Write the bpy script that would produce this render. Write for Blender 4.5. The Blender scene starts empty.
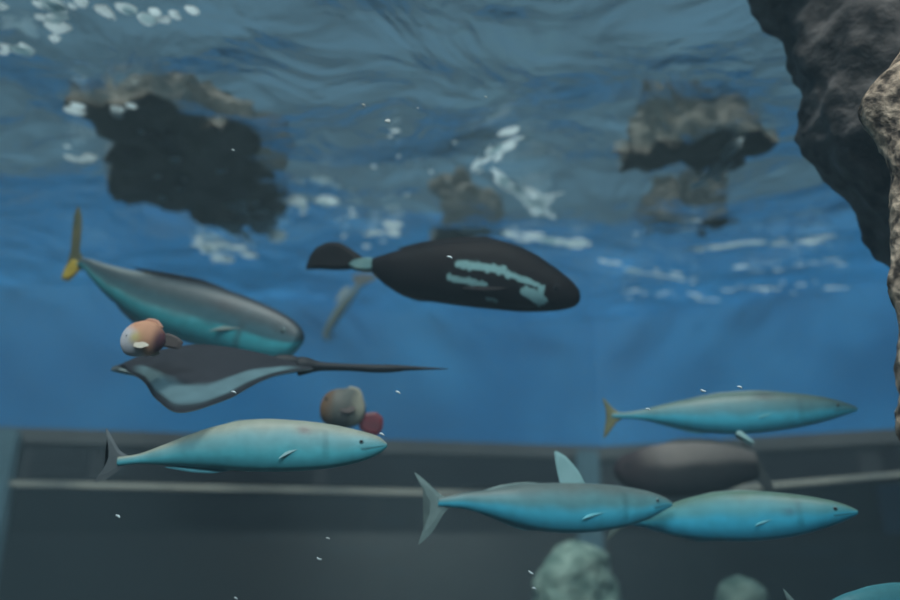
import bpy, bmesh, math, random
from mathutils import Vector, Matrix, noise
C = bpy.context.scene.collection
scene = bpy.context.scene
random.seed(7)

# ------------------------------------------------------------------ camera
PITCH = math.radians(18.5)
F = 779.0
cam_d = bpy.data.cameras.new('camera')
cam = bpy.data.objects.new('camera', cam_d); C.objects.link(cam)
cam.location = (0, 0, 0)
cam.rotation_euler = (math.pi/2 + PITCH, 0, 0)
cam_d.sensor_width = 36.0; cam_d.lens = 36.0 * F / 900.0
cam_d.clip_start = 0.02; cam_d.clip_end = 200
cam_d.dof.use_dof = True; cam_d.dof.focus_distance = 1.9; cam_d.dof.aperture_fstop = 0.95
scene.camera = cam

# ------------------------------------------------------------------ world and lamps
w = bpy.data.worlds.new('sky'); scene.world = w; w.use_nodes = True
bg = w.node_tree.nodes['Background']
bg.inputs[0].default_value = (0.095, 0.195, 0.265, 1); bg.inputs[1].default_value = 1.0
def area(name, loc, target, sx, sy, power, col):
    d = bpy.data.lights.new(name, 'AREA'); d.shape = 'RECTANGLE'; d.size = sx; d.size_y = sy
    d.energy = power; d.color = col
    o = bpy.data.objects.new(name, d); C.objects.link(o); o.location = loc
    o.rotation_euler = (Vector(target) - Vector(loc)).to_track_quat('-Z', 'Y').to_euler()
    return o
sd = bpy.data.lights.new('sun', 'SUN'); sd.energy = 4.0; sd.angle = math.radians(25); sd.color = (1.0, 0.95, 0.86)
so = bpy.data.objects.new('sun', sd); C.objects.link(so)
so.rotation_euler = Vector((0.15, 0.6, -1.0)).to_track_quat('-Z', 'Y').to_euler()
area('front_fill', (0.0, -0.6, 2.2), (0.1, 2.4, 0.3), 3.0, 0.4, 80, (0.85, 0.95, 1.0))  # added fill light for the fish flanks, not a fixture of the hall
area('far_hall_fill', (-0.5, 8.6, 1.9), (-0.5, 9.0, -1.5), 3.0, 0.8, 95, (1.0, 0.90, 0.80))  # made-up light that brightens the hall behind the far windows

vs = scene.view_settings
vs.view_transform = 'Standard'; vs.look = 'None'; vs.gamma = 1.0; vs.use_curve_mapping = False
vs.exposure = 0.0

# ------------------------------------------------------------------ helpers
cP, sP = math.cos(PITCH), math.sin(PITCH)
def ray(px, py):
    dx, dy = px - 450.0, 300.0 - py
    return Vector((dx, F*cP - dy*sP, F*sP + dy*cP))
def at(px, py, Y):
    d = ray(px, py); return d * (Y / d.y)
def at_z(px, py, z):
    d = ray(px, py); return d * (z / d.z)

def link(o, parent=None):
    C.objects.link(o)
    if parent: o.parent = parent
    return o
def mesh_obj(name, bm, mat, parent=None, smooth=True):
    me = bpy.data.meshes.new(name)
    bmesh.ops.recalc_face_normals(bm, faces=bm.faces)
    bm.to_mesh(me); bm.free()
    if smooth:
        for p in me.polygons: p.use_smooth = True
    if mat: me.materials.append(mat)
    return link(bpy.data.objects.new(name, me), parent)
def tag(o, label, cat, group=None, kind=None):
    o['label'] = label; o['category'] = cat
    if group: o['group'] = group
    if kind: o['kind'] = kind
    return o
def empty(name, loc=(0, 0, 0)):
    o = bpy.data.objects.new(name, None); C.objects.link(o); o.location = loc
    o.empty_display_size = 0.05
    return o
def struct(name, bm, mat, parent=None, smooth=False):
    o = mesh_obj(name, bm, mat, parent, smooth)
    if parent is None: o['kind'] = 'structure'
    return o
def box_pts(bm, p):
    v = [bm.verts.new(q) for q in p]
    for f in ((0,1,2,3), (4,5,6,7), (0,1,5,4), (1,2,6,5), (2,3,7,6), (3,0,4,7)):
        bm.faces.new([v[i] for i in f])
def box(bm, x0, x1, y0, y1, z0, z1):
    box_pts(bm, [(x0,y0,z0),(x1,y0,z0),(x1,y1,z0),(x0,y1,z0),(x0,y0,z1),(x1,y0,z1),(x1,y1,z1),(x0,y1,z1)])
def slab(bm, a, b, t0, t1, z0, z1, z0b=None, z1b=None):
    """box along the wall line a-b, from t0 to t1 in front of it (towards the viewer)"""
    a, b = Vector(a), Vector(b); d = (b - a).normalized(); n = Vector((d.y, -d.x))
    z0b = z0 if z0b is None else z0b; z1b = z1 if z1b is None else z1b
    q = [a + n*t1, b + n*t1, b + n*t0, a + n*t0]; zs0 = [z0, z0b, z0b, z0]; zs1 = [z1, z1b, z1b, z1]
    box_pts(bm, [(p.x, p.y, z) for p, z in zip(q, zs0)] + [(p.x, p.y, z) for p, z in zip(q, zs1)])
def smoothstep(a, b, x):
    t = max(0.0, min(1.0, (x - a) / (b - a))); return t*t*(3 - 2*t)
def mixc(a, b, t): return tuple(x + (y - x)*t for x, y in zip(a, b))
def interp(tab, s):
    """smooth interpolation through rows (s, v0, v1, ...)"""
    n = len(tab)
    if s <= tab[0][0]: return tab[0][1:]
    if s >= tab[-1][0]: return tab[-1][1:]
    for i in range(n - 1):
        if tab[i][0] <= s <= tab[i+1][0]: break
    p0, p1, p2, p3 = tab[max(i-1, 0)], tab[i], tab[i+1], tab[min(i+2, n-1)]
    t = (s - p1[0]) / (p2[0] - p1[0]); h = p2[0] - p1[0]; out = []
    for k in range(1, len(p1)):
        m1 = (p2[k] - p0[k]) / max(1e-6, p2[0] - p0[0]) * h
        m2 = (p3[k] - p1[k]) / max(1e-6, p3[0] - p1[0]) * h
        out.append((2*t**3 - 3*t*t + 1)*p1[k] + (t**3 - 2*t*t + t)*m1 + (-2*t**3 + 3*t*t)*p2[k] + (t**3 - t*t)*m2)
    return out

# ------------------------------------------------------------------ materials
def mat(name, col, rough=0.6, col2=None, scale=6.0, bump=0.0, spec=0.3, contrast=(0.35, 0.7), stretch=(1, 1, 1), detail=6):
    m = bpy.data.materials.new(name); m.use_nodes = True
    nt = m.node_tree; b = nt.nodes['Principled BSDF']
    b.inputs['Roughness'].default_value = rough; b.inputs['Specular IOR Level'].default_value = spec
    b.inputs['Base Color'].default_value = (*col, 1)
    if col2 or bump:
        tc = nt.nodes.new('ShaderNodeTexCoord'); mp = nt.nodes.new('ShaderNodeMapping')
        mp.inputs['Scale'].default_value = stretch
        nz = nt.nodes.new('ShaderNodeTexNoise'); nz.inputs['Scale'].default_value = scale; nz.inputs['Detail'].default_value = detail
        nt.links.new(tc.outputs['Object'], mp.inputs[0]); nt.links.new(mp.outputs[0], nz.inputs['Vector'])
        if col2:
            r = nt.nodes.new('ShaderNodeValToRGB')
            r.color_ramp.elements[0].position = contrast[0]; r.color_ramp.elements[1].position = contrast[1]
            r.color_ramp.elements[0].color = (*col, 1); r.color_ramp.elements[1].color = (*col2, 1)
            nt.links.new(nz.outputs[0], r.inputs[0]); nt.links.new(r.outputs[0], b.inputs['Base Color'])
        if bump:
            bp = nt.nodes.new('ShaderNodeBump'); bp.inputs['Strength'].default_value = bump; bp.inputs['Distance'].default_value = 0.03
            nt.links.new(nz.outputs[0], bp.inputs['Height']); nt.links.new(bp.outputs[0], b.inputs['Normal'])
    return m
def skin_mat(name, rough=0.45, spec=0.4, noise_amt=0.25, scale=30):
    """fish skin: its pattern comes from the mesh attribute 'pattern', with fine mottling"""
    m = bpy.data.materials.new(name); m.use_nodes = True
    nt = m.node_tree; b = nt.nodes['Principled BSDF']
    b.inputs['Roughness'].default_value = rough; b.inputs['Specular IOR Level'].default_value = spec
    at_ = nt.nodes.new('ShaderNodeAttribute'); at_.attribute_name = 'pattern'
    tc = nt.nodes.new('ShaderNodeTexCoord'); nz = nt.nodes.new('ShaderNodeTexNoise')
    nz.inputs['Scale'].default_value = scale; nz.inputs['Detail'].default_value = 4
    mr = nt.nodes.new('ShaderNodeMapRange'); mr.inputs['To Min'].default_value = 1 - noise_amt; mr.inputs['To Max'].default_value = 1 + noise_amt
    mx = nt.nodes.new('ShaderNodeVectorMath'); mx.operation = 'SCALE'
    nt.links.new(tc.outputs['Object'], nz.inputs['Vector']); nt.links.new(nz.outputs[0], mr.inputs[0])
    nt.links.new(at_.outputs['Color'], mx.inputs[0]); nt.links.new(mr.outputs[0], mx.inputs['Scale'])
    nt.links.new(mx.outputs[0], b.inputs['Base Color'])
    return m
def set_pattern(o, cols):
    a = o.data.color_attributes.new('pattern', 'FLOAT_COLOR', 'POINT')
    for i, c in enumerate(cols): a.data[i].color = (*c, 1)

M_blue = mat('blue_tank_paint', (0.022, 0.20, 0.47), 0.6, (0.040, 0.27, 0.57), 1.2, 0.05, 0.2)
M_beam = mat('charcoal_frame', (0.028, 0.029, 0.032), 0.5, (0.04, 0.041, 0.044), 2.5)
M_recess = mat('black_recess', (0.007, 0.007, 0.010), 0.5)
M_frame = mat('grey_frame', (0.10, 0.10, 0.10), 0.5, (0.13, 0.13, 0.125), 3)
M_rail = mat('pale_rail', (0.30, 0.30, 0.27), 0.45, (0.60, 0.57, 0.48), 1.6, contrast=(0.4, 0.6))
M_post = mat('blue_grey_post', (0.10, 0.19, 0.23), 0.4, (0.14, 0.25, 0.30), 3)
M_hall = mat('dark_hall_plaster', (0.030, 0.034, 0.037), 0.8, (0.042, 0.045, 0.047), 0.8)
M_halllow = mat('grey_counter', (0.085, 0.088, 0.088), 0.7, (0.11, 0.115, 0.112), 0.9)
M_floor = mat('tank_floor_sand', (0.06, 0.07, 0.06), 0.9, (0.13, 0.13, 0.11), 1.4, 0.3)
M_side = mat('tank_side_paint', (0.02, 0.17, 0.42), 0.7)
M_rock = mat('dark_rock', (0.028, 0.029, 0.032), 0.95, (0.22, 0.21, 0.21), 11, 1.0, 0.1, (0.35, 0.72), detail=9)
M_tanrock = mat('tan_rock', (0.09, 0.065, 0.05), 0.95, (0.95, 0.68, 0.48), 30, 1.0, 0.1, (0.38, 0.66), detail=9)  # base colour brightened in place of a lamp shining on the rock
M_coral = mat('pale_green_stone', (0.12, 0.20, 0.17), 0.9, (0.34, 0.45, 0.38), 9, 0.8, 0.1)
M_reflection = mat('brown_reflection', (0.10, 0.105, 0.095), 0.95, (0.22, 0.215, 0.19), 5, 0.9, 0.1)
M_foam_glint = mat('white_foam_glint', (0.80, 0.88, 0.9), 0.6)
_nt = M_foam_glint.node_tree; _tr = _nt.nodes.new('ShaderNodeBsdfTranslucent'); _tr.inputs[0].default_value = (0.80, 0.88, 0.9, 1)
_mx = _nt.nodes.new('ShaderNodeMixShader'); _mx.inputs[0].default_value = 0.85
_nt.links.new(_nt.nodes['Principled BSDF'].outputs[0], _mx.inputs[1]); _nt.links.new(_tr.outputs[0], _mx.inputs[2])
_nt.links.new(_mx.outputs[0], _nt.nodes['Material Output'].inputs[0])
M_fleck = mat('white_fleck', (0.85, 0.9, 0.88), 0.5)
M_eye = mat('eye_silver', (0.16, 0.26, 0.27), 0.4)
M_pupil = mat('pupil_black', (0.008, 0.008, 0.010), 0.15)
M_eyedark = mat('eye_dark', (0.03, 0.035, 0.04), 0.2)
M_skin = skin_mat('silvery_skin')
M_dark = skin_mat('dark_skin', 0.6, 0.12, 0.2, 20)
M_dull = skin_mat('dull_skin', 0.7, 0.15, 0.25, 18)
M_fin_yellow = mat('yellow_fin', (0.62, 0.46, 0.05), 0.5, (0.78, 0.60, 0.10), 20)
M_fin_olive = mat('olive_yellow_fin', (0.11, 0.13, 0.07), 0.5, (0.20, 0.19, 0.09), 12)
M_fin_grey = mat('grey_fin', (0.15, 0.21, 0.20), 0.5, (0.22, 0.30, 0.28), 14)
M_fin_dim = mat('dim_grey_fin', (0.10, 0.115, 0.12), 0.5, (0.14, 0.155, 0.155), 14)
M_fin_pale = mat('pale_fin', (0.24, 0.42, 0.42), 0.5, (0.32, 0.52, 0.52), 14)
M_fin_cyan = mat('cyan_fin', (0.16, 0.50, 0.56), 0.5)
M_fin_black = mat('black_fin', (0.007, 0.006, 0.008), 0.6, (0.014, 0.012, 0.013), 10, spec=0.12)
M_fin_maroon = mat('maroon_fin', (0.10, 0.022, 0.03), 0.5, (0.22, 0.03, 0.045), 16)
M_fin_brown = mat('brown_fin', (0.055, 0.04, 0.038), 0.6, (0.09, 0.07, 0.06), 14)
M_sting = mat('ray_tail_skin', (0.022, 0.024, 0.028), 0.6)

def pane_mat(name, tint, gl):
    m = bpy.data.materials.new(name); m.use_nodes = True; nt = m.node_tree
    nt.nodes.remove(nt.nodes['Principled BSDF'])
    t = nt.nodes.new('ShaderNodeBsdfTransparent'); t.inputs[0].default_value = (*tint, 1)
    g = nt.nodes.new('ShaderNodeBsdfGlossy'); g.inputs['Roughness'].default_value = 0.05
    mx = nt.nodes.new('ShaderNodeMixShader'); mx.inputs[0].default_value = gl
    nt.links.new(t.outputs[0], mx.inputs[1]); nt.links.new(g.outputs[0], mx.inputs[2])
    nt.links.new(mx.outputs[0], nt.nodes['Material Output'].inputs[0])
    return m
M_pane = pane_mat('clear_acrylic', (0.97, 0.99, 1.0), 0.015)
M_darkpane = pane_mat('smoked_glass', (0.75, 0.80, 0.82), 0.05)

def water_surface_mat():
    m = bpy.data.materials.new('rippled_water'); m.use_nodes = True; nt = m.node_tree; N = nt.nodes; Lk = nt.links.new
    N.remove(N['Principled BSDF'])
    tc = N.new('ShaderNodeTexCoord')
    def nz(scale, st, detail, dist):
        mp = N.new('ShaderNodeMapping'); mp.inputs['Scale'].default_value = st; Lk(tc.outputs['Object'], mp.inputs[0])
        n = N.new('ShaderNodeTexNoise'); n.inputs['Scale'].default_value = scale; n.inputs['Detail'].default_value = detail
        n.inputs['Distortion'].default_value = dist; Lk(mp.outputs[0], n.inputs['Vector']); return n
    n1 = nz(1.9, (0.9, 1.0, 1), 3, 1.0); n2 = nz(7.0, (0.8, 1.2, 1), 2, 0.6)
    b1 = N.new('ShaderNodeBump'); b1.inputs['Distance'].default_value = 0.16; b1.inputs['Strength'].default_value = 0.75; Lk(n1.outputs[0], b1.inputs['Height'])
    b2 = N.new('ShaderNodeBump'); b2.inputs['Distance'].default_value = 0.03; b2.inputs['Strength'].default_value = 0.35; Lk(n2.outputs[0], b2.inputs['Height']); Lk(b1.outputs[0], b2.inputs['Normal'])
    g = N.new('ShaderNodeBsdfGlossy'); g.inputs['Roughness'].default_value = 0.27; g.inputs[0].default_value = (0.86, 0.95, 0.97, 1); Lk(b2.outputs[0], g.inputs['Normal'])
    t = N.new('ShaderNodeBsdfTransparent')
    ge = N.new('ShaderNodeNewGeometry')
    dp = N.new('ShaderNodeVectorMath'); dp.operation = 'DOT_PRODUCT'; Lk(b2.outputs[0], dp.inputs[0]); Lk(ge.outputs['Incoming'], dp.inputs[1])
    ab = N.new('ShaderNodeMath'); ab.operation = 'ABSOLUTE'; Lk(dp.outputs['Value'], ab.inputs[0])
    mr = N.new('ShaderNodeMapRange'); mr.interpolation_type = 'SMOOTHSTEP'
    mr.inputs['From Min'].default_value = 0.22; mr.inputs['From Max'].default_value = 0.98; mr.inputs['To Min'].default_value = 0.98; mr.inputs['To Max'].default_value = 0.05
    Lk(ab.outputs[0], mr.inputs[0])
    mx = N.new('ShaderNodeMixShader'); Lk(mr.outputs[0], mx.inputs[0]); Lk(t.outputs[0], mx.inputs[1]); Lk(g.outputs[0], mx.inputs[2])
    Lk(mx.outputs[0], N['Material Output'].inputs[0])
    return m
M_water = water_surface_mat()
def volume_mat():
    m = bpy.data.materials.new('blue_water_haze'); m.use_nodes = True; nt = m.node_tree
    nt.nodes.remove(nt.nodes['Principled BSDF'])
    a = nt.nodes.new('ShaderNodeVolumeAbsorption'); a.inputs['Color'].default_value = (0.45, 0.78, 0.93, 1); a.inputs['Density'].default_value = 0.10
    s = nt.nodes.new('ShaderNodeVolumeScatter'); s.inputs['Color'].default_value = (0.62, 0.88, 1.0, 1); s.inputs['Density'].default_value = 0.038
    ad = nt.nodes.new('ShaderNodeAddShader'); nt.links.new(a.outputs[0], ad.inputs[0]); nt.links.new(s.outputs[0], ad.inputs[1])
    nt.links.new(ad.outputs[0], nt.nodes['Material Output'].inputs['Volume'])
    return m
M_volume = volume_mat()

# ------------------------------------------------------------------ setting
ZS, ZF = 2.0, -1.7                      # water level, tank floor
KL, KC, KR = (-7.0, 4.75), (1.27, 6.60), (6.0, 4.36)     # far wall: two planes meeting in a shallow corner
bm = bmesh.new(); box(bm, -8, 8, 0.55, 11.5, ZF - 0.2, ZF); struct('floor', bm, M_floor)
bm = bmesh.new(); slab(bm, KL, KC, -0.25, 0, 0.9, 2.9); struct('wall_back', bm, M_blue)
bm = bmesh.new(); slab(bm, KC, KR, -0.25, 0, 0.9, 2.9); struct('wall_back_right', bm, M_blue)
bm = bmesh.new(); box(bm, -7.2, -7.0, 0.55, 11.5, ZF, 2.9); struct('wall_left', bm, M_side)
bm = bmesh.new(); box(bm, 6.0, 6.2, 0.55, 11.5, ZF, 2.9); struct('wall_right', bm, M_side)
# dark beam under the blue wall
def beam(name, a, b, panels):
    bm = bmesh.new(); slab(bm, a, b, -0.25, 0.05, 0.54, 0.9)
    o = struct(name, bm, M_beam)
    bm = bmesh.new(); slab(bm, a, b, 0.05, 0.075, 0.80, 0.9); mesh_obj('top_lip', bm, M_frame, o, False)
    a_, b_ = Vector(a), Vector(b); L = (b_ - a_).length
    for (u0, u1) in panels:
        bm = bmesh.new(); slab(bm, a_ + (b_ - a_)*(u0/L), a_ + (b_ - a_)*(u1/L), 0.05, 0.062, 0.56, 0.79)
        mesh_obj('recess_panel', bm, M_recess, o, False)
    return o
beam('trim_1', KL, KC, [(0.2, 2.2), (2.4, 3.85), (4.12, 4.50), (4.62, 6.1), (6.2, 8.2)])
beam('trim_2', KC, KR, [(0.3, 1.1), (1.25, 1.9), (2.05, 3.4)])
# pale ledge rails
bm = bmesh.new(); slab(bm, KL, KC, 0.0, 0.11, 0.505, 0.54, 0.480, 0.512)
struct('trim_3', bm, M_rail)
bm = bmesh.new(); slab(bm, KC, KR, 0.0, 0.11, 0.455, 0.485, 0.72, 0.75)
struct('trim_4', bm, M_rail)
# far viewing windows and the dim hall behind them
def window(name, a, b):
    bm = bmesh.new(); slab(bm, a, b, -0.08, -0.04, ZF, 0.54)
    o = struct(name, bm, M_darkpane)
    bm = bmesh.new(); slab(bm, a, b, -0.25, 0.04, ZF, ZF + 0.25); mesh_obj('sill', bm, M_frame, o, False)
window('window_1', KL, KC); window('window_2', KC, KR)
bm = bmesh.new(); box(bm, -7.0, 6.0, 11.2, 11.4, ZF, 2.9); struct('wall_hall', bm, M_hall)
bm = bmesh.new(); box(bm, -7.0, 6.0, 6.9, 11.2, 2.3, 2.5); struct('ceiling_hall', bm, M_hall)
bm = bmesh.new(); box(bm, -6.9, 5.9, 10.2, 11.15, ZF, 0.33); o = mesh_obj('display_counter', bm, M_halllow, None, False)
tag(o, 'long plain grey counter seen dimly through the dark far window', 'counter')
# corner post and the post by the far window's other end
def post(name, a, b, t0, t1, z0, z1, m):
    bm = bmesh.new(); slab(bm, a, b, t0, t1, z0, z1); bmesh.ops.bevel(bm, geom=bm.edges[:], offset=0.02, segments=2, affect='EDGES')
    return struct(name, bm, m)
dC = (Vector(KC) - Vector(KL)).normalized()
post('pillar_corner', Vector(KC) - dC*0.26, Vector(KC) - dC*0.06, -0.02, 0.10, ZF, 0.86, M_post)
pl = Vector((-3.12, 5.61)); post('pillar_window', pl - dC*0.10, pl + dC*0.06, -0.02, 0.12, ZF, 0.88, M_post)

# visitors' side: front wall with the pane, dark hall around the camera
bm = bmesh.new()
box(bm, -7.2, -1.8, 0.45, 0.57, ZF, 2.9); box(bm, 1.8, 6.2, 0.45, 0.57, ZF, 2.9)
box(bm, -1.8, 1.8, 0.45, 0.57, 1.7, 2.9); box(bm, -1.8, 1.8, 0.45, 0.57, ZF, -1.0)
struct('wall_front', bm, M_hall)
bm = bmesh.new(); box(bm, -1.8, 1.8, 0.48, 0.53, -1.0, 1.7); struct('window_3', bm, M_pane)
bm = bmesh.new(); box(bm, -4, 4, -3.2, 0.45, ZF - 0.1, ZF); struct('floor_hall', bm, M_hall)
bm = bmesh.new(); box(bm, -4, 4, -3.2, 0.45, 2.7, 2.9); struct('ceiling', bm, M_hall)
bm = bmesh.new(); box(bm, -4, 4, -3.4, -3.2, ZF, 2.9); struct('wall_rear', bm, M_hall)
bm = bmesh.new(); box(bm, -4.2, -4, -3.4, 0.45, ZF, 2.9); struct('wall_hall_left', bm, M_hall)
bm = bmesh.new(); box(bm, 4, 4.2, -3.4, 0.45, ZF, 2.9); struct('wall_hall_right', bm, M_hall)

# water: rippled surface and the hazy body of water under it
def wave(x, y):
    p = Vector((x*0.9, y*1.5, 0.0)); q = Vector((x*2.2 + 5, y*3.6, 3.0))
    return 0.10*noise.noise(p) + 0.042*noise.noise(q)
bm = bmesh.new(); NX, NY = 260, 220; vv = []
for j in range(NY + 1):
    y = 0.57 + (7.4 - 0.57)*j/NY
    for i in range(NX + 1):
        x = -7.0 + 13.0*i/NX; vv.append(bm.verts.new((x, y, ZS + wave(x, y))))
for j in range(NY):
    for i in range(NX):
        k = j*(NX + 1) + i; bm.faces.new((vv[k], vv[k+1], vv[k+NX+2], vv[k+NX+1]))
o = mesh_obj('water_surface', bm, M_water); o['kind'] = 'structure'
o['label'] = 'rippled water surface of the tank seen from below'; o['category'] = 'water'
bm = bmesh.new()
pts = [(-6.97, 0.60), (5.97, 0.60), (5.97, 4.22), (1.265, 6.45), (-6.97, 4.62)]
lo = [bm.verts.new((*p, ZF)) for p in pts]; hi = [bm.verts.new((*p, ZS - 0.1)) for p in pts]
bm.faces.new(lo); bm.faces.new(hi)
for i in range(5): bm.faces.new((lo[i], lo[(i+1) % 5], hi[(i+1) % 5], hi[i]))
o = mesh_obj('water_haze', bm, M_volume, None, False); tag(o, 'clear blue water filling the whole tank', 'water', kind='stuff')

# ------------------------------------------------------------------ rocks
def loft_rock(name, rows, m, amp=0.12, freq=2.2, nz=70, na=64, seed=0, lump=0.0):
    """rows: (z, centre x, centre y, half width, half depth)"""
    bm = bmesh.new(); rings = []
    z0, z1 = rows[0][0], rows[-1][0]
    for j in range(nz + 1):
        z = z0 + (z1 - z0)*j/nz; cx, cy, a, b = interp(rows, z); ring = []
        for i in range(na):
            t = 2*math.pi*i/na
            p = Vector((cx + a*math.cos(t), cy + b*math.sin(t), z))
            q = p*freq + Vector((seed*7.1, seed*3.3, 0))
            d = noise.fractal(q, 0.9, 2.1, 5)*amp
            r = Vector((math.cos(t), math.sin(t), 0.25*noise.noise(q*1.7)))
            p = p + r*d*min(1.0, a/0.15)
            if lump: p.z += lump*noise.fractal(Vector((p.x, p.y, 0))*7 + Vector((seed, 0, 0)), 0.8, 2.1, 4)
            ring.append(bm.verts.new(p))
        rings.append(ring)
    for j in range(nz):
        for i in range(na):
            bm.faces.new((rings[j][i], rings[j][(i+1) % na], rings[j+1][(i+1) % na], rings[j+1][i]))
    bm.faces.new(rings[0]); bm.faces.new(rings[-1])
    return mesh_obj(name, bm, m)
def edge_rows(Y, edges, b):
    """left edge (image x, y, half width) of a rock centred at distance Y, half depth b -> loft rows from low to high"""
    rows = []
    for (ex, ey, a) in edges:
        d = ray(ex, ey); m = d.x/d.y
        rows.append((Y*d.z/d.y, m*Y + math.sqrt(a*a + m*m*b*b), Y, a, b))
    return sorted(rows)
rk = loft_rock('rock_overhang', edge_rows(2.15, [(893, 268, .02), (884, 245, .10), (868, 215, .22), (845, 182, .34), (822, 150, .42), (804, 110, .48), (788, 66, .52), (774, 28, .55), (762, 2, .56), (735, -60, .6), (700, -160, .62), (660, -260, .62)], 0.30), M_rock, 0.055, 4.6, nz=130, na=110, seed=1)
tag(rk, 'dark rough rock hanging down from the water surface behind the tan rock', 'rock')
rt = loft_rock('rock_column', edge_rows(1.6, [(1290, 1975, .3), (1080, 1200, .25), (975, 700, .16), (930, 540, .12), (908, 470, .10), (896, 420, .12), (892, 380, .12), (895, 330, .12), (892, 280, .12), (891, 235, .12), (888, 185, .12), (874, 140, .12), (856, 108, .12), (866, 88, .12), (890, 60, .10), (905, 20, .08)], 0.08), M_tanrock, 0.022, 8.0, nz=260, na=100, seed=2)
tag(rt, 'rough tan rock with bright light put into its colour at the edge of the view in front of the dark rock', 'rock')
def mound(name, px, py, Y, a, b, m, label, seed, amp=0.07):
    t = at(px, py, Y); H = t.z - ZF
    rows = [(ZF, t.x, Y, a*1.6, b*1.6), (ZF + H*0.5, t.x, Y, a*1.3, b*1.3)] + [(ZF + H - a*0.9*(1 - math.sin(q)), t.x, Y, a*math.cos(q), b*math.cos(q)) for q in (0, 0.35, 0.7, 1.05, 1.3, 1.5)]
    tag(loft_rock(name, rows, m, amp, 4.0, seed=seed), label, 'rock')
mound('stone', 573, 540, 4.6, 0.20, 0.17, M_coral, 'pale green rounded stone rising under the middle fish beside the corner post', 3)
mound('stone', 738, 575, 4.4, 0.13, 0.12, M_coral, 'small pale green stone tip under the lowest pair of fish', 4, 0.04)
# added solid lumps standing in for dark reflections on the surface seen from below
def shallow_reflection(px, py, a, b, depth, label, seed):
    c = at_z(px, py, ZS); rows = []
    for q in (-1.5, -1.2, -0.9, -0.6, -0.3, 0.0): rows.append((ZS + 0.0 + depth*math.sin(q), c.x, c.y, a*math.cos(q), b*math.cos(q)))
    rows += [(ZS + 0.12, c.x, c.y, a*0.95, b*0.95), (ZS + 0.3, c.x, c.y, a*0.6, b*0.6)]
    tag(loft_rock('dark_reflection', rows, M_reflection, 0.20, 3.6, nz=60, na=120, seed=seed, lump=0.055), label, 'rock', 'lumps added as dark reflections on the water surface')
for k, r in enumerate([(195, 172, 0.46, 0.70, 0.045, 'brown mottled lump modelled as a dark reflection at the rippled surface over the yellow-tailed fish'),
                       (680, 152, 0.36, 0.22, 0.035, 'brown-grey lump modelled as a dark reflection at the rippled surface next to the dark overhanging rock'),
                       (470, 226, 0.20, 0.22, 0.03, 'small dim lump modelled as a dark reflection at the surface just over the black fish'),
                       (690, 222, 0.28, 0.20, 0.03, 'small dim lump modelled as a dark reflection at the rippled surface between the black fish and tan rock')]):
    shallow_reflection(*r[:5], r[5], 20 + k)

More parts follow.
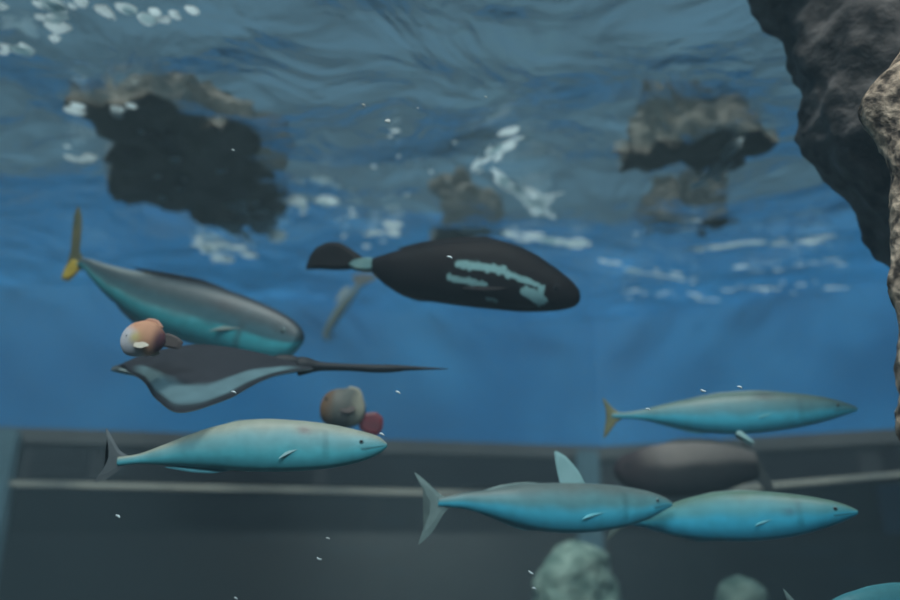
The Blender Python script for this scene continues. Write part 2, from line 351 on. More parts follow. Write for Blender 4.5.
# ------------------------------------------------------------------ fish
class Fish:
    def __init__(s, name, nose, tail, YN, YT):
        s.N, s.T = at(*nose, YN), at(*tail, YT)
        ax = (s.N - s.T); s.L = ax.length; X = ax.normalized()
        s.npx, s.tpx = Vector(nose), Vector(tail); s.lpx = (s.npx - s.tpx).length
        s.k = s.L / s.lpx
        up = Vector((0, 0, 1)); Zv = (up - X*up.dot(X)).normalized(); Yv = Zv.cross(X)
        s.flip = 1 if nose[0] > tail[0] else -1
        s.root = empty(name); R = Matrix((X, Yv, Zv)).transposed().to_4x4(); R.translation = (s.N + s.T)/2
        s.root.matrix_world = R
        a = (s.npx - s.tpx).normalized(); s.ax = Vector((a.x, -a.y)); s.mid = (s.npx + s.tpx)/2
        s.up = Vector((-s.ax.y, s.ax.x))*s.flip
    def lc(s, px, py):
        """image point on the fish -> its own (length, height) coordinates in metres"""
        d = Vector((px - s.mid.x, s.mid.y - py)); return (d.dot(s.ax)*s.k, d.dot(s.up)*s.k)
    def body(s, pts, width, colf, m, nr=90, na=40, label=None, bend=0.0):
        """pts: image points (x, top y, bottom y) from nose to tail"""
        tab = []
        for (x, yt, yb) in pts:
            t_, b_ = s.lc(x, yt), s.lc(x, yb); tab.append((0.5 - (t_[0] + b_[0])/2/s.L, t_[1], b_[1]))
        tab.sort(); bm = bmesh.new(); cols = []; rings = []
        s0, s1 = tab[0][0], tab[-1][0]; mx = max(r[1] - r[2] for r in tab)
        s.side = {}
        for j in range(nr + 1):
            u = j/nr; u = s0 + (s1 - s0)*(0.5 - 0.5*math.cos(math.pi*u))*0.5 + (s1 - s0)*u*0.5
            t_, b_ = interp(tab, u); h = max(0.0008, (t_ - b_)/2); c = (t_ + b_)/2
            wd = min(h*width*1.15, width*mx*0.5*(0.25 + 0.75*math.sin(math.pi*min(1, max(0, (u*0.86 + 0.07))))))
            ring = []
            for i in range(na):
                a = 2*math.pi*i/na; ca, sa = math.cos(a), math.sin(a)
                y = wd*math.copysign(abs(sa)**0.9, sa); z = c + h*ca
                ring.append(bm.verts.new((s.L*(0.5 - u), y + bend*s.L*(u - 0.5)**2, z))); cols.append(colf(u, ca, (s.L*(0.5 - u), z)))
            rings.append(ring); s.side[round(u, 4)] = (c, h, wd)
        for j in range(nr):
            for i in range(na):
                bm.faces.new((rings[j][i], rings[j][(i+1) % na], rings[j+1][(i+1) % na], rings[j+1][i]))
        bm.faces.new(rings[0]); bm.faces.new(rings[-1])
        o = mesh_obj('body', bm, m, s.root); set_pattern(o, cols)
        if label: o['label'] = label
        s.bodyobj = o; s.tab = tab; s.width = width; s.mx = mx; s.bend = bend
        return o
    def half(s, u, z):
        t_, b_ = interp(s.tab, u); h = max(0.0008, (t_ - b_)/2); c = (t_ + b_)/2
        wd = min(h*s.width*1.15, s.width*s.mx*0.5*(0.25 + 0.75*math.sin(math.pi*min(1, max(0, (u*0.86 + 0.07))))))
        q = max(0.0, 1 - ((z - c)/h)**2)
        return wd*math.sqrt(q)**0.9
    def fin(s, name, outline, m, y=0.0, thick=0.006, tilt=None, label=None, parent=None):
        """outline: image points round the fin, smoothed; a thin tapered solid"""
        P = [Vector(s.lc(*p)) for p in outline]; n = len(P); Q = []
        for i in range(n):
            p0, p1, p2, p3 = P[i-1], P[i], P[(i+1) % n], P[(i+2) % n]
            for k in range(4):
                t = k/4; m1, m2 = (p2 - p0)*0.28, (p3 - p1)*0.28
                Q.append(p1*(2*t**3 - 3*t*t + 1) + m1*(t**3 - 2*t*t + t) + p2*(-2*t**3 + 3*t*t) + m2*(t**3 - t*t))
        th = thick*s.L*0.5; bm = bmesh.new()
        cen = sum(Q, Vector((0, 0)))/len(Q)
        e = [bm.verts.new((q.x, 0, q.y)) for q in Q]
        inn = [cen + (q - cen)*0.72 for q in Q]
        f = [bm.verts.new((q.x, th, q.y)) for q in inn]; b = [bm.verts.new((q.x, -th, q.y)) for q in inn]
        for i in range(len(Q)):
            j = (i+1) % len(Q)
            bm.faces.new((e[i], e[j], f[j], f[i])); bm.faces.new((e[j], e[i], b[i], b[j]))
        ff = [bm.faces.new(f), bm.faces.new(list(reversed(b)))]
        bmesh.ops.triangulate(bm, faces=ff)
        if tilt:
            piv, ang = s.lc(*tilt[0]), tilt[1]
            bmesh.ops.transform(bm, matrix=Matrix.Translation((piv[0], 0, piv[1])) @ Matrix.Rotation(ang, 4, 'X') @ Matrix.Translation((-piv[0], 0, -piv[1])), verts=bm.verts)
        for v in bm.verts: v.co.y += y
        o = mesh_obj(name, bm, m, parent or s.root, False)
        if label: o['label'] = label
        return o
    def pair(s, name, outline, m, ang=0.6, label=None, root=0):
        lx, lz = s.lc(*outline[root]); u = 0.5 - lx/s.L; y = s.half(u, lz)*0.93
        for sg in (1, -1):
            s.fin(name, outline, m, y*sg + s.bend*s.L*(u - 0.5)**2, 0.006, (outline[root], ang*sg), label)
    def eyes(s, px, py, r, m=None, mp=None):
        lx, lz = s.lc(px, py); u = 0.5 - lx/s.L; R = 0.8*r*s.k
        for sg in (1, -1):
            y = s.half(u, lz)*sg + s.bend*s.L*(u - 0.5)**2
            bm = bmesh.new(); bmesh.ops.create_uvsphere(bm, u_segments=20, v_segments=12, radius=R, matrix=Matrix.Translation((lx, y - sg*R*0.45, lz)))
            e = mesh_obj('eye', bm, m or M_eye, s.root)
            bm = bmesh.new(); bmesh.ops.create_uvsphere(bm, u_segments=16, v_segments=10, radius=R*0.62, matrix=Matrix.Translation((lx, y + sg*R*0.02, lz)))
            mesh_obj('pupil', bm, mp or M_pupil, e)

def silver(back, mid, belly, line=-0.05, spread=0.35, mark=None, seed=0):
    def f(u, t, p):
        n = 0.12*noise.noise(Vector((p[0]*14 + seed, p[1]*14, 0)))
        c = mixc(belly, mid, smoothstep(line - spread, line + spread*0.4, t + n))
        c = mixc(c, back, smoothstep(line + spread*0.3, line + spread*2.2, t + n))
        if 0.215 < u < 0.235 and -0.7 < t < 0.6: c = mixc(c, (c[0]*0.6, c[1]*0.6, c[2]*0.6), 0.5)   # gill slit
        if u < 0.09 and abs(t + 0.25) < 0.07: c = mixc(c, (0.03, 0.06, 0.07), 0.7)                     # mouth line
        if mark:
            (mu, mt, ru, rt, mc) = mark
            q = ((u - mu)/ru)**2 + ((t - mt)/rt)**2
            c = mixc(c, mc, 0.85*math.exp(-q*1.5))
        return c
    return f
GRP = 'silvery blue fish swimming together low in the tank'
BACK, MID, BELLY = (0.12, 0.16, 0.14), (0.12, 0.30, 0.32), (0.08, 0.55, 0.72)

# --- light fish in front of the dark beam (with the pale nose)
f = Fish('silvery_fish', (387, 445), (118, 462), 2.15, 2.15)
f.body([(387, 443, 447), (380, 437, 453), (362, 431, 461), (330, 424, 468), (295, 420, 471), (255, 419, 471.5), (215, 426, 469), (190, 434, 467), (160, 446, 465), (138, 454, 464), (118, 457, 466)],
       0.62, silver((0.36, 0.38, 0.30), (0.20, 0.46, 0.48), (0.12, 0.56, 0.62), -0.05, 0.4, (0.30, 0.55, 0.035, 0.2, (0.22, 0.16, 0.14))), M_skin)
f.fin('tail_fin', [(128, 457), (118, 450), (108, 436), (101, 428), (106, 446), (107, 460), (102, 474), (97, 482), (110, 478), (122, 468)], M_fin_dim, label='dim grey forked tail')
f.fin('dorsal_fin', [(300, 423), (270, 419), (235, 420), (200, 430), (178, 437), (205, 431), (250, 424)], M_fin_grey)
f.fin('anal_fin', [(236, 469), (215, 473), (192, 472), (165, 467), (190, 465), (215, 467)], M_fin_cyan)
f.pair('pectoral_fin', [(316, 448), (300, 452), (282, 462), (290, 452), (304, 446)], M_fin_pale, 0.35)
f.eyes(362, 443, 3.2)
tag(f.root, 'plump light fish with pale nose and dim tail, by the dark beam below the ray', 'fish', GRP)

# --- middle bottom fish with the clear forked tail
f = Fish('silvery_fish', (672, 504), (438, 502), 2.45, 2.35)
f.body([(672, 502, 506), (664, 497, 510), (645, 491, 519), (615, 486, 527), (580, 484, 531), (545, 484, 530), (515, 486, 524), (490, 490, 516), (465, 493, 509), (450, 496, 507), (438, 498, 506)],
       0.62, silver((0.13, 0.17, 0.16), MID, BELLY, 0.0, 0.4), M_skin)
f.fin('tail_fin', [(448, 500), (438, 493), (426, 482), (415, 474), (422, 488), (430, 502), (428, 518), (419, 541), (432, 530), (444, 512), (450, 506)], M_fin_grey, label='grey forked tail')
f.fin('dorsal_fin', [(560, 487), (556, 470), (555, 453), (566, 458), (578, 472), (584, 486), (572, 488)], M_fin_pale, label='raised pale blue-grey dorsal fin')
f.fin('rear_dorsal_fin', [(548, 486), (525, 483), (500, 486), (480, 492), (505, 491)], M_fin_grey)
f.fin('anal_fin', [(545, 528), (520, 528), (495, 519), (475, 511), (500, 514)], M_fin_cyan)
f.pair('pectoral_fin', [(612, 510), (596, 514), (574, 520), (588, 510), (604, 506)], M_fin_cyan, 0.35)
f.eyes(654, 501, 3.0)
tag(f.root, 'blue-bellied fish with grey forked tail showing clearly over the dark window', 'fish', GRP)

# --- lower right fish
f = Fish('silvery_fish', (858, 512), (622, 521), 2.3, 2.6)
f.body([(858, 510, 514), (846, 504, 520), (825, 498, 528), (795, 493, 536), (760, 490, 540.5), (725, 491, 541), (695, 497, 539), (668, 506, 534), (645, 514, 528), (622, 518, 524)],
       0.62, silver((0.13, 0.21, 0.16), (0.10, 0.36, 0.40), (0.06, 0.52, 0.72), 0.1, 0.4, (0.26, 0.1, 0.03, 0.16, (0.08, 0.20, 0.26))), M_skin)
f.fin('tail_fin', [(632, 518), (620, 512), (606, 498), (612, 520), (604, 542), (620, 530), (632, 524)], M_fin_grey)
f.fin('dorsal_fin', [(790, 494), (755, 489), (720, 491), (685, 500), (660, 509), (700, 498)], M_fin_grey)
f.fin('anal_fin', [(735, 539), (705, 542), (680, 537), (655, 530), (690, 534)], M_fin_cyan)
f.pair('pectoral_fin', [(798, 516), (782, 520), (762, 527), (774, 517), (790, 512)], M_fin_cyan, 0.35)
f.eyes(838, 509, 3.2)
tag(f.root, 'blue-bellied fish with greenish back, nose beside the dark window, below its twin', 'fish', GRP)

# --- upper right fish
f = Fish('silvery_fish', (857, 409), (612, 416), 2.6, 2.8)
f.body([(857, 407, 411), (846, 402, 415), (825, 396, 422), (795, 392, 429), (760, 391, 434), (725, 393, 435), (692, 398, 431), (665, 404, 425), (640, 410, 420), (612, 413, 418)],
       0.62, silver((0.12, 0.19, 0.17), (0.11, 0.29, 0.33), BELLY, -0.05, 0.4, (0.36, 0.75, 0.05, 0.3, (0.07, 0.10, 0.10))), M_skin)
f.fin('tail_fin', [(622, 413), (614, 408), (606, 399), (602, 396), (606, 415), (602, 440), (609, 434), (616, 424), (624, 418)], M_fin_olive, label='olive yellow forked tail')
f.fin('dorsal_fin', [(800, 393), (765, 389), (725, 391), (690, 398), (660, 405), (705, 397)], M_fin_grey)
f.fin('anal_fin', [(722, 433), (700, 435), (680, 430), (655, 423), (690, 428)], M_fin_cyan)
f.pair('pelvic_fin', [(742, 432), (748, 437), (756, 446), (750, 444), (738, 436)], M_fin_pale, 0.2, 'pale pelvic fin')
f.pair('pectoral_fin', [(796, 412), (780, 415), (760, 421), (772, 412), (788, 408)], M_fin_cyan, 0.35)
f.eyes(838, 406, 3.0)
tag(f.root, 'blue-bellied fish swimming against the blue wall above the dark beam, pale fin underneath', 'fish', GRP)

# --- corner fish, only its back in the frame
f = Fish('silvery_fish', (985, 606), (800, 612), 2.2, 2.2)
f.body([(985, 604, 608), (975, 598, 614), (950, 590, 624), (915, 586, 631), (880, 588, 631), (850, 594, 626), (825, 604, 620), (800, 609, 615)], 0.62, silver((0.10, 0.36, 0.40), (0.10, 0.42, 0.50), BELLY, 0.0, 0.4), M_skin)
f.fin('tail_fin', [(808, 609), (798, 603), (786, 590), (791, 612), (784, 634), (798, 622), (808, 615)], M_fin_grey)
f.fin('dorsal_fin', [(930, 588), (900, 584), (870, 588), (840, 598), (880, 592)], M_fin_cyan)
f.eyes(965, 604, 3.0)
tag(f.root, 'teal fish of which only the back shows at the bottom corner', 'fish', GRP)

# --- yellowtail at upper left, nose down
f = Fish('yellowtail_fish', (302, 340), (80, 262), 2.75, 2.95)
def ycol(u, t, p):
    n = 0.1*noise.noise(Vector((p[0]*14, p[1]*14, 5)))
    c = mixc((0.07, 0.48, 0.56), (0.06, 0.16, 0.20), smoothstep(-0.35, -0.2, t + n))
    c = mixc(c, (0.05, 0.085, 0.10), smoothstep(-0.1, 0.4, t + n))
    c = mixc(c, (0.03, 0.04, 0.05), smoothstep(0.72, 0.9, t + n*0.5)*(1 - smoothstep(0.62, 0.72, u)))
    ln = math.exp(-((t + 0.24)/0.06)**2)*smoothstep(0.3, 0.45, u)
    c = mixc(c, (0.55, 0.75, 0.75), 0.6*ln)
    c = mixc(c, (0.40, 0.46, 0.44), 0.7*smoothstep(0.55, 0.85, t)*smoothstep(0.62, 0.75, u))
    c = mixc(c, (0.05, 0.06, 0.07), 0.8*math.exp(-((u - 0.30)/0.05)**2 - ((t - 0.42)/0.18)**2))
    if 0.2 < u < 0.215 and t < 0.6: c = mixc(c, (0.06, 0.10, 0.12), 0.5)
    return c
f.body([(302, 336, 346), (297, 329, 354), (286, 320, 358), (268, 310, 357), (245, 300, 352), (220, 291, 346), (195, 284, 339), (165, 278, 327), (140, 273, 312), (118, 268, 297), (100, 263, 282), (88, 259, 271), (80, 258, 267)],
       0.62, ycol, M_skin)
f.fin('tail_fin', [(86, 261), (78, 252), (76, 235), (73, 218), (67, 205), (64, 214), (66, 236), (68, 252), (66, 266), (65, 277), (72, 279), (80, 272), (86, 268)], M_fin_olive, label='yellow forked tail, brightest on the lower lobe')
f.fin('lower_tail_lobe', [(82, 261), (72, 258), (66, 266), (64, 277), (72, 280), (80, 272)], M_fin_yellow, thick=0.012, label='bright yellow lower tail lobe')
f.fin('dorsal_fin', [(262, 309), (235, 296), (205, 284), (170, 276), (135, 270), (165, 281), (205, 291)], M_fin_black)
f.fin('anal_fin', [(195, 336), (165, 325), (135, 306), (112, 288), (130, 310), (160, 332), (185, 342)], M_fin_pale)
f.pair('pectoral_fin', [(258, 333), (244, 334), (226, 336), (238, 330), (252, 327)], M_fin_grey, 0.35)
f.eyes(288, 334, 3.0)
tag(f.root, 'slanting fish with bright yellow tail, nose down, above the ray', 'fish')

# --- black fish in the middle
f = Fish('black_fish', (580, 299), (372, 262), 2.45, 2.6)
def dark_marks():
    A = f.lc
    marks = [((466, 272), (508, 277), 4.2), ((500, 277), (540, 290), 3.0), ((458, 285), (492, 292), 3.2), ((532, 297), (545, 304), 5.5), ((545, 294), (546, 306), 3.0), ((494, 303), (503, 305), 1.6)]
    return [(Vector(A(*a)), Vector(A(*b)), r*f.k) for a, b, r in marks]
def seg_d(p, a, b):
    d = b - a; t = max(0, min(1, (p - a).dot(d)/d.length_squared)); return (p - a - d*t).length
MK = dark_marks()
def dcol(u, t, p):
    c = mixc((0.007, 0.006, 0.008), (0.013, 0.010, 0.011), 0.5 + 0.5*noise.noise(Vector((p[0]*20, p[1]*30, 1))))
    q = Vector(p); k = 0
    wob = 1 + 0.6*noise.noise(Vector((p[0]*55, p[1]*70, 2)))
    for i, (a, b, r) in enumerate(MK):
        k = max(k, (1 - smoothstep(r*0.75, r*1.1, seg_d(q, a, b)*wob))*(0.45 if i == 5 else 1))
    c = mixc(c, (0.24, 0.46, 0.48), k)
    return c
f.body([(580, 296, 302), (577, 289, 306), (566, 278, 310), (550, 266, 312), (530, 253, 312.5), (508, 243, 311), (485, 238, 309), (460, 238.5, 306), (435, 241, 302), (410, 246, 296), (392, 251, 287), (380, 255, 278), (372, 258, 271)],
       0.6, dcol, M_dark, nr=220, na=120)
f.fin('peduncle', [(376, 259), (364, 257), (352, 260), (346, 266), (354, 271), (366, 273), (378, 272)], mat('pale_cyan_stalk', (0.14, 0.32, 0.34), 0.5, (0.26, 0.46, 0.46), 18), thick=0.05, label='pale cyan tail stalk')
f.fin('tail_fin', [(364, 259), (350, 249), (336, 241), (322, 240), (310, 246), (304, 256), (302, 270), (316, 270), (334, 271), (350, 270), (358, 265)], M_fin_black, thick=0.03, label='black fan-shaped tail')
f.fin('dorsal_fin', [(548, 265), (520, 247), (490, 236), (455, 236), (420, 241), (396, 248), (425, 247), (470, 243), (515, 252)], M_fin_black)
f.fin('anal_fin', [(450, 303), (425, 303), (404, 296), (390, 286), (410, 293), (432, 298)], M_fin_black)
f.pair('pectoral_fin', [(522, 293), (508, 297), (490, 299), (470, 296), (484, 292), (506, 289)], M_fin_black, 0.25)
f.eyes(558, 292, 3.4, M_eyedark)
tag(f.root, 'big plump black fish with pale blue patches along its flank under the water surface', 'fish')

# --- dim grey fish in front of the dark beam
f = Fish('dim_grey_fish', (614, 470), (756, 466), 3.6, 3.6)
def gcol(u, t, p):
    n = 0.2*noise.noise(Vector((p[0]*6, p[1]*6, 3)))
    c = mixc((0.05, 0.05, 0.052), (0.27, 0.24, 0.22), smoothstep(-0.05, 0.35, t + n))
    return mixc((0.042, 0.030, 0.034), c, smoothstep(0.1, 0.4, u))
f.body([(614, 466, 474), (620, 458, 483), (634, 452, 491), (655, 446, 495), (680, 443, 496), (710, 443, 493), (735, 446, 486), (756, 452, 478)], 0.6, gcol, M_dull)
f.fin('tail_fin', [(748, 456), (742, 446), (748, 441), (756, 450), (764, 470), (772, 490), (766, 492), (756, 482)], M_fin_dim, label='grey tail edge slanting down')
f.fin('dorsal_fin', [(650, 448), (680, 439), (715, 439), (745, 446), (715, 447), (680, 448)], M_fin_dim)
f.eyes(626, 466, 2.6, M_eyedark)
tag(f.root, 'dim brown-grey fish behind the pair of blue-bellied fish, against the dark beam', 'fish')

# --- hazy fish under the black fish's tail
f = Fish('hazy_fish', (332, 342), (362, 282), 4.9, 4.9)
f.body([(330, 336, 348), (326, 330, 346), (329, 320, 336), (333, 311, 331), (338, 302, 324), (344, 294, 315), (351, 288, 304), (357, 283, 294), (362, 279, 287)][::1], 0.6,
       lambda u, t, p: mixc((0.10, 0.16, 0.17), (0.17, 0.20, 0.17), smoothstep(-0.4, 0.5, t)), M_dull)
f.fin('tail_fin', [(358, 288), (366, 284), (378, 279), (370, 274), (360, 273), (352, 276)], M_fin_dim)
f.fin('dorsal_fin', [(352, 287), (345, 287), (340, 292), (335, 303), (342, 298)], mat('pale_spot_fin', (0.30, 0.36, 0.35), 0.5), label='pale back fin')
f.eyes(333, 336, 2.2, M_eyedark)
tag(f.root, 'small hazy grey-brown fish hanging nose down below the black tail', 'fish')

# --- small rounded blob modelled as a fish above the light fish's head
f = Fish('small_rounded_blob', (321, 406), (364, 412), 2.75, 2.75)
def pcol(u, t, p):
    n = noise.noise(Vector((p[0]*26, p[1]*26, 4)))
    c = mixc((0.10, 0.12, 0.11), (0.17, 0.16, 0.14), 0.5 + 0.5*n)
    c = mixc((0.16, 0.10, 0.06), c, smoothstep(0.12, 0.42, u + n*0.06))
    return mixc(c, (0.36, 0.35, 0.27), smoothstep(0.66, 0.9, u + 0.08*n))
f.body([(321, 401, 412), (323, 395, 418), (329, 390, 424), (340, 388, 428), (351, 389, 428), (358, 394, 426), (363, 402, 422), (365, 408, 417)], 0.75, pcol, M_dull)
f.fin('tail_fin', [(358, 414), (366, 413), (376, 412), (383, 418), (383, 428), (378, 435), (368, 434), (360, 428)], M_fin_maroon, thick=0.06, label='dark red tail')
f.fin('dorsal_fin', [(342, 391), (350, 386), (359, 389), (363, 398), (356, 398)], mat('pale_tan_fin', (0.34, 0.33, 0.26), 0.6), thick=0.03)
f.pair('pectoral_fin', [(340, 409), (352, 407), (358, 411), (352, 416), (344, 415)], M_fin_brown, 0.4)
f.eyes(328, 401, 2.6, M_eyedark)
tag(f.root, "small rounded brown-grey blob shaped as a fish with dark red tail above the light fish's nose", 'fish')

# --- peach and white small blob modelled as a fish at the ray's head
f = Fish('peach_blob', (122, 344), (164, 338), 2.12, 2.12)
def ocol(u, t, p):
    n = 0.25*noise.noise(Vector((p[0]*30, p[1]*30, 6)))
    c = mixc((0.62, 0.60, 0.62), (0.60, 0.30, 0.18), smoothstep(0.22, 0.55, u + 0.16*t + n*0.5))
    c = mixc(c, (0.60, 0.50, 0.16), 0.8*math.exp(-((u - 0.42)/0.14)**2 - ((t + 0.1)/0.3)**2))
    return mixc(c, (0.10, 0.04, 0.05), smoothstep(0.74, 0.98, u - 0.12*t))
f.body([(122, 339, 349), (124, 332, 354), (130, 325, 357), (140, 320.5, 357), (150, 320, 355), (158, 323, 351), (163, 329, 347), (166, 334, 343)], 0.75, ocol, M_dull)
f.fin('tail_fin', [(160, 334), (168, 333), (178, 337), (184, 343), (180, 350), (168, 348), (160, 346)], M_fin_brown, thick=0.05)
f.fin('dorsal_fin', [(136, 324), (146, 317), (156, 319), (162, 327), (150, 325)], mat('peach_fin', (0.52, 0.26, 0.17), 0.6), thick=0.04)
f.pair('pectoral_fin', [(140, 345), (150, 346), (156, 351), (148, 354), (140, 351)], mat('cream_fin', (0.56, 0.50, 0.40), 0.6), 0.5)
f.eyes(130, 338, 1.2, M_eyedark)
tag(f.root, "small rounded peach and white blob shaped as a fish at the ray's head", 'fish')

# ------------------------------------------------------------------ ray
RN, RT = at(118, 370, 2.4), at(306, 367, 2.4)
RL = (RT - RN).length
root = empty('stingray', (RN + RT)/2)
tag(root, 'dark ray with long thin whip tail swimming level below the yellow-tailed fish', 'ray')
NU, NV = 90, 80; bm = bmesh.new(); cols = []; top = []; bot = []
def disc(u, v, sgn):
    """u 0 nose .. 1 tail, v -1 near wing .. 1 far wing"""
    hw = interp([(0, 0.03), (0.06, 0.13), (0.2, 0.27), (0.36, 0.46), (0.5, 0.56), (0.64, 0.47), (0.8, 0.24), (0.95, 0.075), (1.0, 0.045)], u)[0]*RL
    av = abs(v)
    sweep = 0.05*av*av*RL
    x = (u - 0.5)*RL + (sweep if v < 0 else sweep - 0.10*RL*av)
    y = v*hw
    th = interp([(0, 0.015), (0.15, 0.06), (0.4, 0.085), (0.7, 0.06), (0.9, 0.035), (1, 0.022)], u)[0]*RL*(1 - av**1.6)**0.8 + 0.002
    q = av*hw/RL
    if v < 0: z = -1.22*q**1.35*RL*0.75 + 0.22*max(0, q - 0.40)*RL
    else: z = -0.10*q*RL + 0.1*q*q*RL
    arch = 0.045*RL*math.sin(math.pi*min(1, u*1.05))
    return Vector((x, y, z + arch + sgn*th*(1.0 if sgn > 0 else 0.6)))
def rcol(u, v, sgn):
    n = 0.06*noise.noise(Vector((u*9, v*9, 2)))
    if sgn < 0: return (0.30, 0.38, 0.38)
    av = abs(v)
    c = mixc((0.030, 0.031, 0.037), (0.12, 0.20, 0.22), smoothstep(0.68, 0.77, av + n)*smoothstep(0.08, 0.2, u)*(1 - smoothstep(0.85, 0.97, u)))
    return mixc(c, (0.022, 0.026, 0.032), smoothstep(0.90, 0.95, av + n*0.4))
for (store, sg) in ((top, 1), (bot, -1)):
    for i in range(NU + 1):
        r = []
        for j in range(NV + 1):
            u, v = i/NU, -1 + 2*j/NV
            r.append(bm.verts.new(disc(u, v, sg))); cols.append(rcol(u, v, sg))
        store.append(r)
for G in (top, bot):
    for i in range(NU):
        for j in range(NV): bm.faces.new((G[i][j], G[i+1][j], G[i+1][j+1], G[i][j+1]))
for i in range(NU):
    bm.faces.new((top[i][0], top[i+1][0], bot[i+1][0], bot[i][0])); bm.faces.new((top[i][NV], top[i+1][NV], bot[i+1][NV], bot[i][NV]))
for j in range(NV):
    bm.faces.new((top[0][j], top[0][j+1], bot[0][j+1], bot[0][j])); bm.faces.new((top[NU][j], top[NU][j+1], bot[NU][j+1], bot[NU][j]))
o = mesh_obj('disc_body', bm, M_dull, root); set_pattern(o, cols)
bm = bmesh.new(); rings = []
tl = [(0, 0.0, 0.052), (0.06, 0.004, 0.044), (0.14, 0.0, 0.026), (0.35, -0.006, 0.020), (0.5, -0.012, 0.022), (0.62, -0.012, 0.021), (0.72, -0.010, 0.014), (0.85, -0.012, 0.008), (1.0, -0.014, 0.002)]
for i in range(61):
    t = i/60; z, r = interp(tl, t); x = RL*0.46 + t*0.80*RL; ring = []
    for k in range(14):
        a = 2*math.pi*k/14; ring.append(bm.verts.new((x, r*RL*math.cos(a), z*RL + 0.012*RL + r*RL*math.sin(a))))
    rings.append(ring)
for i in range(60):
    for k in range(14): bm.faces.new((rings[i][k], rings[i][(k+1) % 14], rings[i+1][(k+1) % 14], rings[i+1][k]))
bm.faces.new(rings[0]); bm.faces.new(rings[-1])
tw = mesh_obj('whip_tail', bm, M_sting, root); tw['label'] = 'long dark whip tail'
bm = bmesh.new(); bmesh.ops.create_uvsphere(bm, u_segments=18, v_segments=10, radius=1.0, matrix=Matrix.Translation((0.38*RL, 0, 0.035*RL)) @ Matrix.Diagonal((0.10*RL, 0.03*RL, 0.042*RL, 1)))
mesh_obj('dorsal_fin', bm, M_sting, root)
for sg in (1, -1):
    p = disc(0.17, 0.32*sg, 1)
    bm = bmesh.new(); bmesh.ops.create_uvsphere(bm, u_segments=14, v_segments=8, radius=0.016*RL, matrix=Matrix.Translation(p))
    mesh_obj('eye', bm, M_pupil, root)

# ------------------------------------------------------------------ foam and modelled ripple glints under the surface and drifting flecks
def blob(bm, p, r, flat, rnd, long=1.0, ang=None):
    mtx = Matrix.Translation(p) @ Matrix.Rotation(rnd.random()*6.28 if ang is None else ang, 4, 'Z') @ Matrix.Diagonal((long, 1, 1, 1)) @ Matrix.Diagonal((r*(0.7 + rnd.random()), r*(0.7 + rnd.random()), r*flat, 1))
    g = bmesh.ops.create_icosphere(bm, subdivisions=2, radius=1.0, matrix=mtx)
    for v in g['verts']:
        v.co += Vector((1, 1, 0.2))*(noise.noise(v.co*28)*r*0.7)
rnd = random.Random(3); bm = bmesh.new()
clusters = [(60, 8, 60, 10, 16, .022), (160, 14, 70, 10, 10, .024), (18, 48, 22, 7, 5, .024), (55, 35, 5, 14, 4, .026), (105, 105, 26, 8, 4, .03), (85, 155, 22, 10, 5, .03), (255, 225, 26, 16, 22, .042), (220, 250, 34, 12, 16, .038), (318, 208, 20, 6, 8, .044),
            (380, 240, 26, 12, 9, .034), (350, 215, 26, 16, 4, .03), (180, 175, 60, 30, 7, .022), (400, 160, 70, 30, 7, .014)]
for (cx, cy, sx, sy, n, r) in clusters:
    for _ in range(n):
        px, py = rnd.gauss(cx, sx*0.6), rnd.gauss(cy, sy*0.6)
        if not (-20 < px < 760 and -30 < py < 270): continue
        q = at_z(px, py, ZS - 0.06); blob(bm, q, r*(0.4 + 0.9*rnd.random()), 0.3, rnd)
glint_streaks = [((472, 172), (512, 138), 12, .026), ((498, 176), (548, 214), 16, .034), ((470, 228), (585, 246), 22, .032), ((535, 205), (552, 200), 5, .03), ((600, 262), (700, 282), 14, .026), ((690, 250), (830, 238), 18, .024), ((740, 268), (840, 262), 12, .022),
           ((620, 290), (720, 300), 12, .024), ((730, 290), (850, 285), 14, .022), ((640, 235), (700, 225), 8, .022), ((700, 190), (740, 140), 12, .03)]
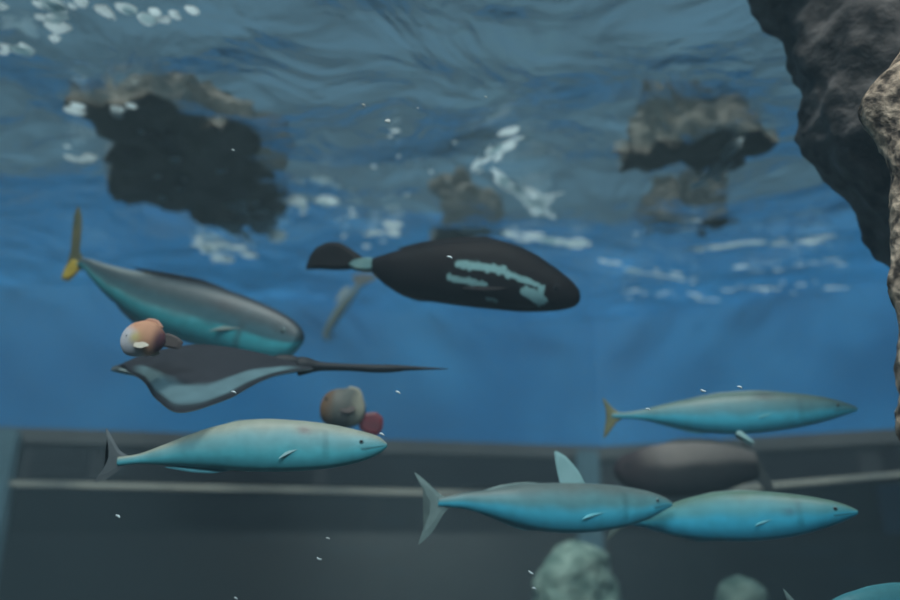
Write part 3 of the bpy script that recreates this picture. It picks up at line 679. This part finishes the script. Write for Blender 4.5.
for (a, b, n, r) in glint_streaks:  # blob chains shaped as the pale glints along the ripples
    for k in range(n):
        t = (k + rnd.random())/n; px = a[0] + (b[0] - a[0])*t + rnd.gauss(0, 4); py = a[1] + (b[1] - a[1])*t + rnd.gauss(0, 2.5)
        q = at_z(px, py, ZS - 0.07)
        d = at_z(*b, ZS) - at_z(*a, ZS)
        if q.y < 6.2: blob(bm, q, 0.7*r*(0.4 + 0.9*rnd.random()), 0.22, rnd, 3.0, math.atan2(d.y, d.x) + rnd.gauss(0, 0.2))
o = mesh_obj('foam', bm, M_foam_glint); tag(o, 'white foam and blobs modelled as ripple glints scattered just under the water surface', 'foam', kind='stuff')

FL = [(118, 516, 4, 'over the dark window below the dim-tailed fish'), (319, 559, 4, 'low over the dark window under the light fish'), (328, 538, 3, 'over the dark window above another white one, dimmer'),
      (388, 121, 5, 'high up, the largest and roundest, over the black fish'), (364, 105, 4, 'high up, thin, beside the largest white one'), (418, 108, 2.4, 'faint and tiny, high up under the rippled surface'),
      (450, 257, 4.5, "lying across the black fish's back"), (531, 573, 4, 'on the pale green stone, upper of two'), (534, 588, 3.2, 'beside the pale green stone, lower of two'),
      (382, 434, 4, "touching the light fish's nose"), (398, 392, 4, "between the ray's tail and the rounded brown blob"), (234, 392, 4, "on the ray's wing"), (703, 391, 4.5, 'above the back of the upper blue-bellied fish'), (740, 387, 4, 'above the dark back spot of the upper blue-bellied fish'),
      (648, 409, 3.5, 'near the tail of the upper blue-bellied fish'), (233, 150, 3, 'tiny, under the brownish water surface'), (236, 598, 3, 'at the lower edge over the dark window'), (486, 97, 2.6, 'tiny, near the top over the water surface')]
for (px, py, r, where) in FL:
    Y = 1.9; c = at(px, py, Y); k = Y/F*0.62*1.1
    bm = bmesh.new()
    g = bmesh.ops.create_icosphere(bm, subdivisions=3, radius=1.0)
    ang = -0.45 + 0.3*rnd.random()
    rt_ = 0.8 if r >= 5 else 0.38
    for v in bm.verts:
        x, y, z = v.co; d = noise.noise(v.co*1.6 + Vector((px, py, 0)))*0.35
        v.co = Vector((x*(1 + d), y*0.35, z*rt_*(1 + d) + 0.35*x*x*(1 if px % 2 else -1)*0.5))*r*k
    bmesh.ops.rotate(bm, matrix=Matrix.Rotation(-ang*1.3, 3, 'Y'), verts=bm.verts)
    o = mesh_obj('white_fleck', bm, M_fleck); o.location = c
    tag(o, 'small white drifting fleck ' + where, 'fleck', 'white flecks drifting in the water')
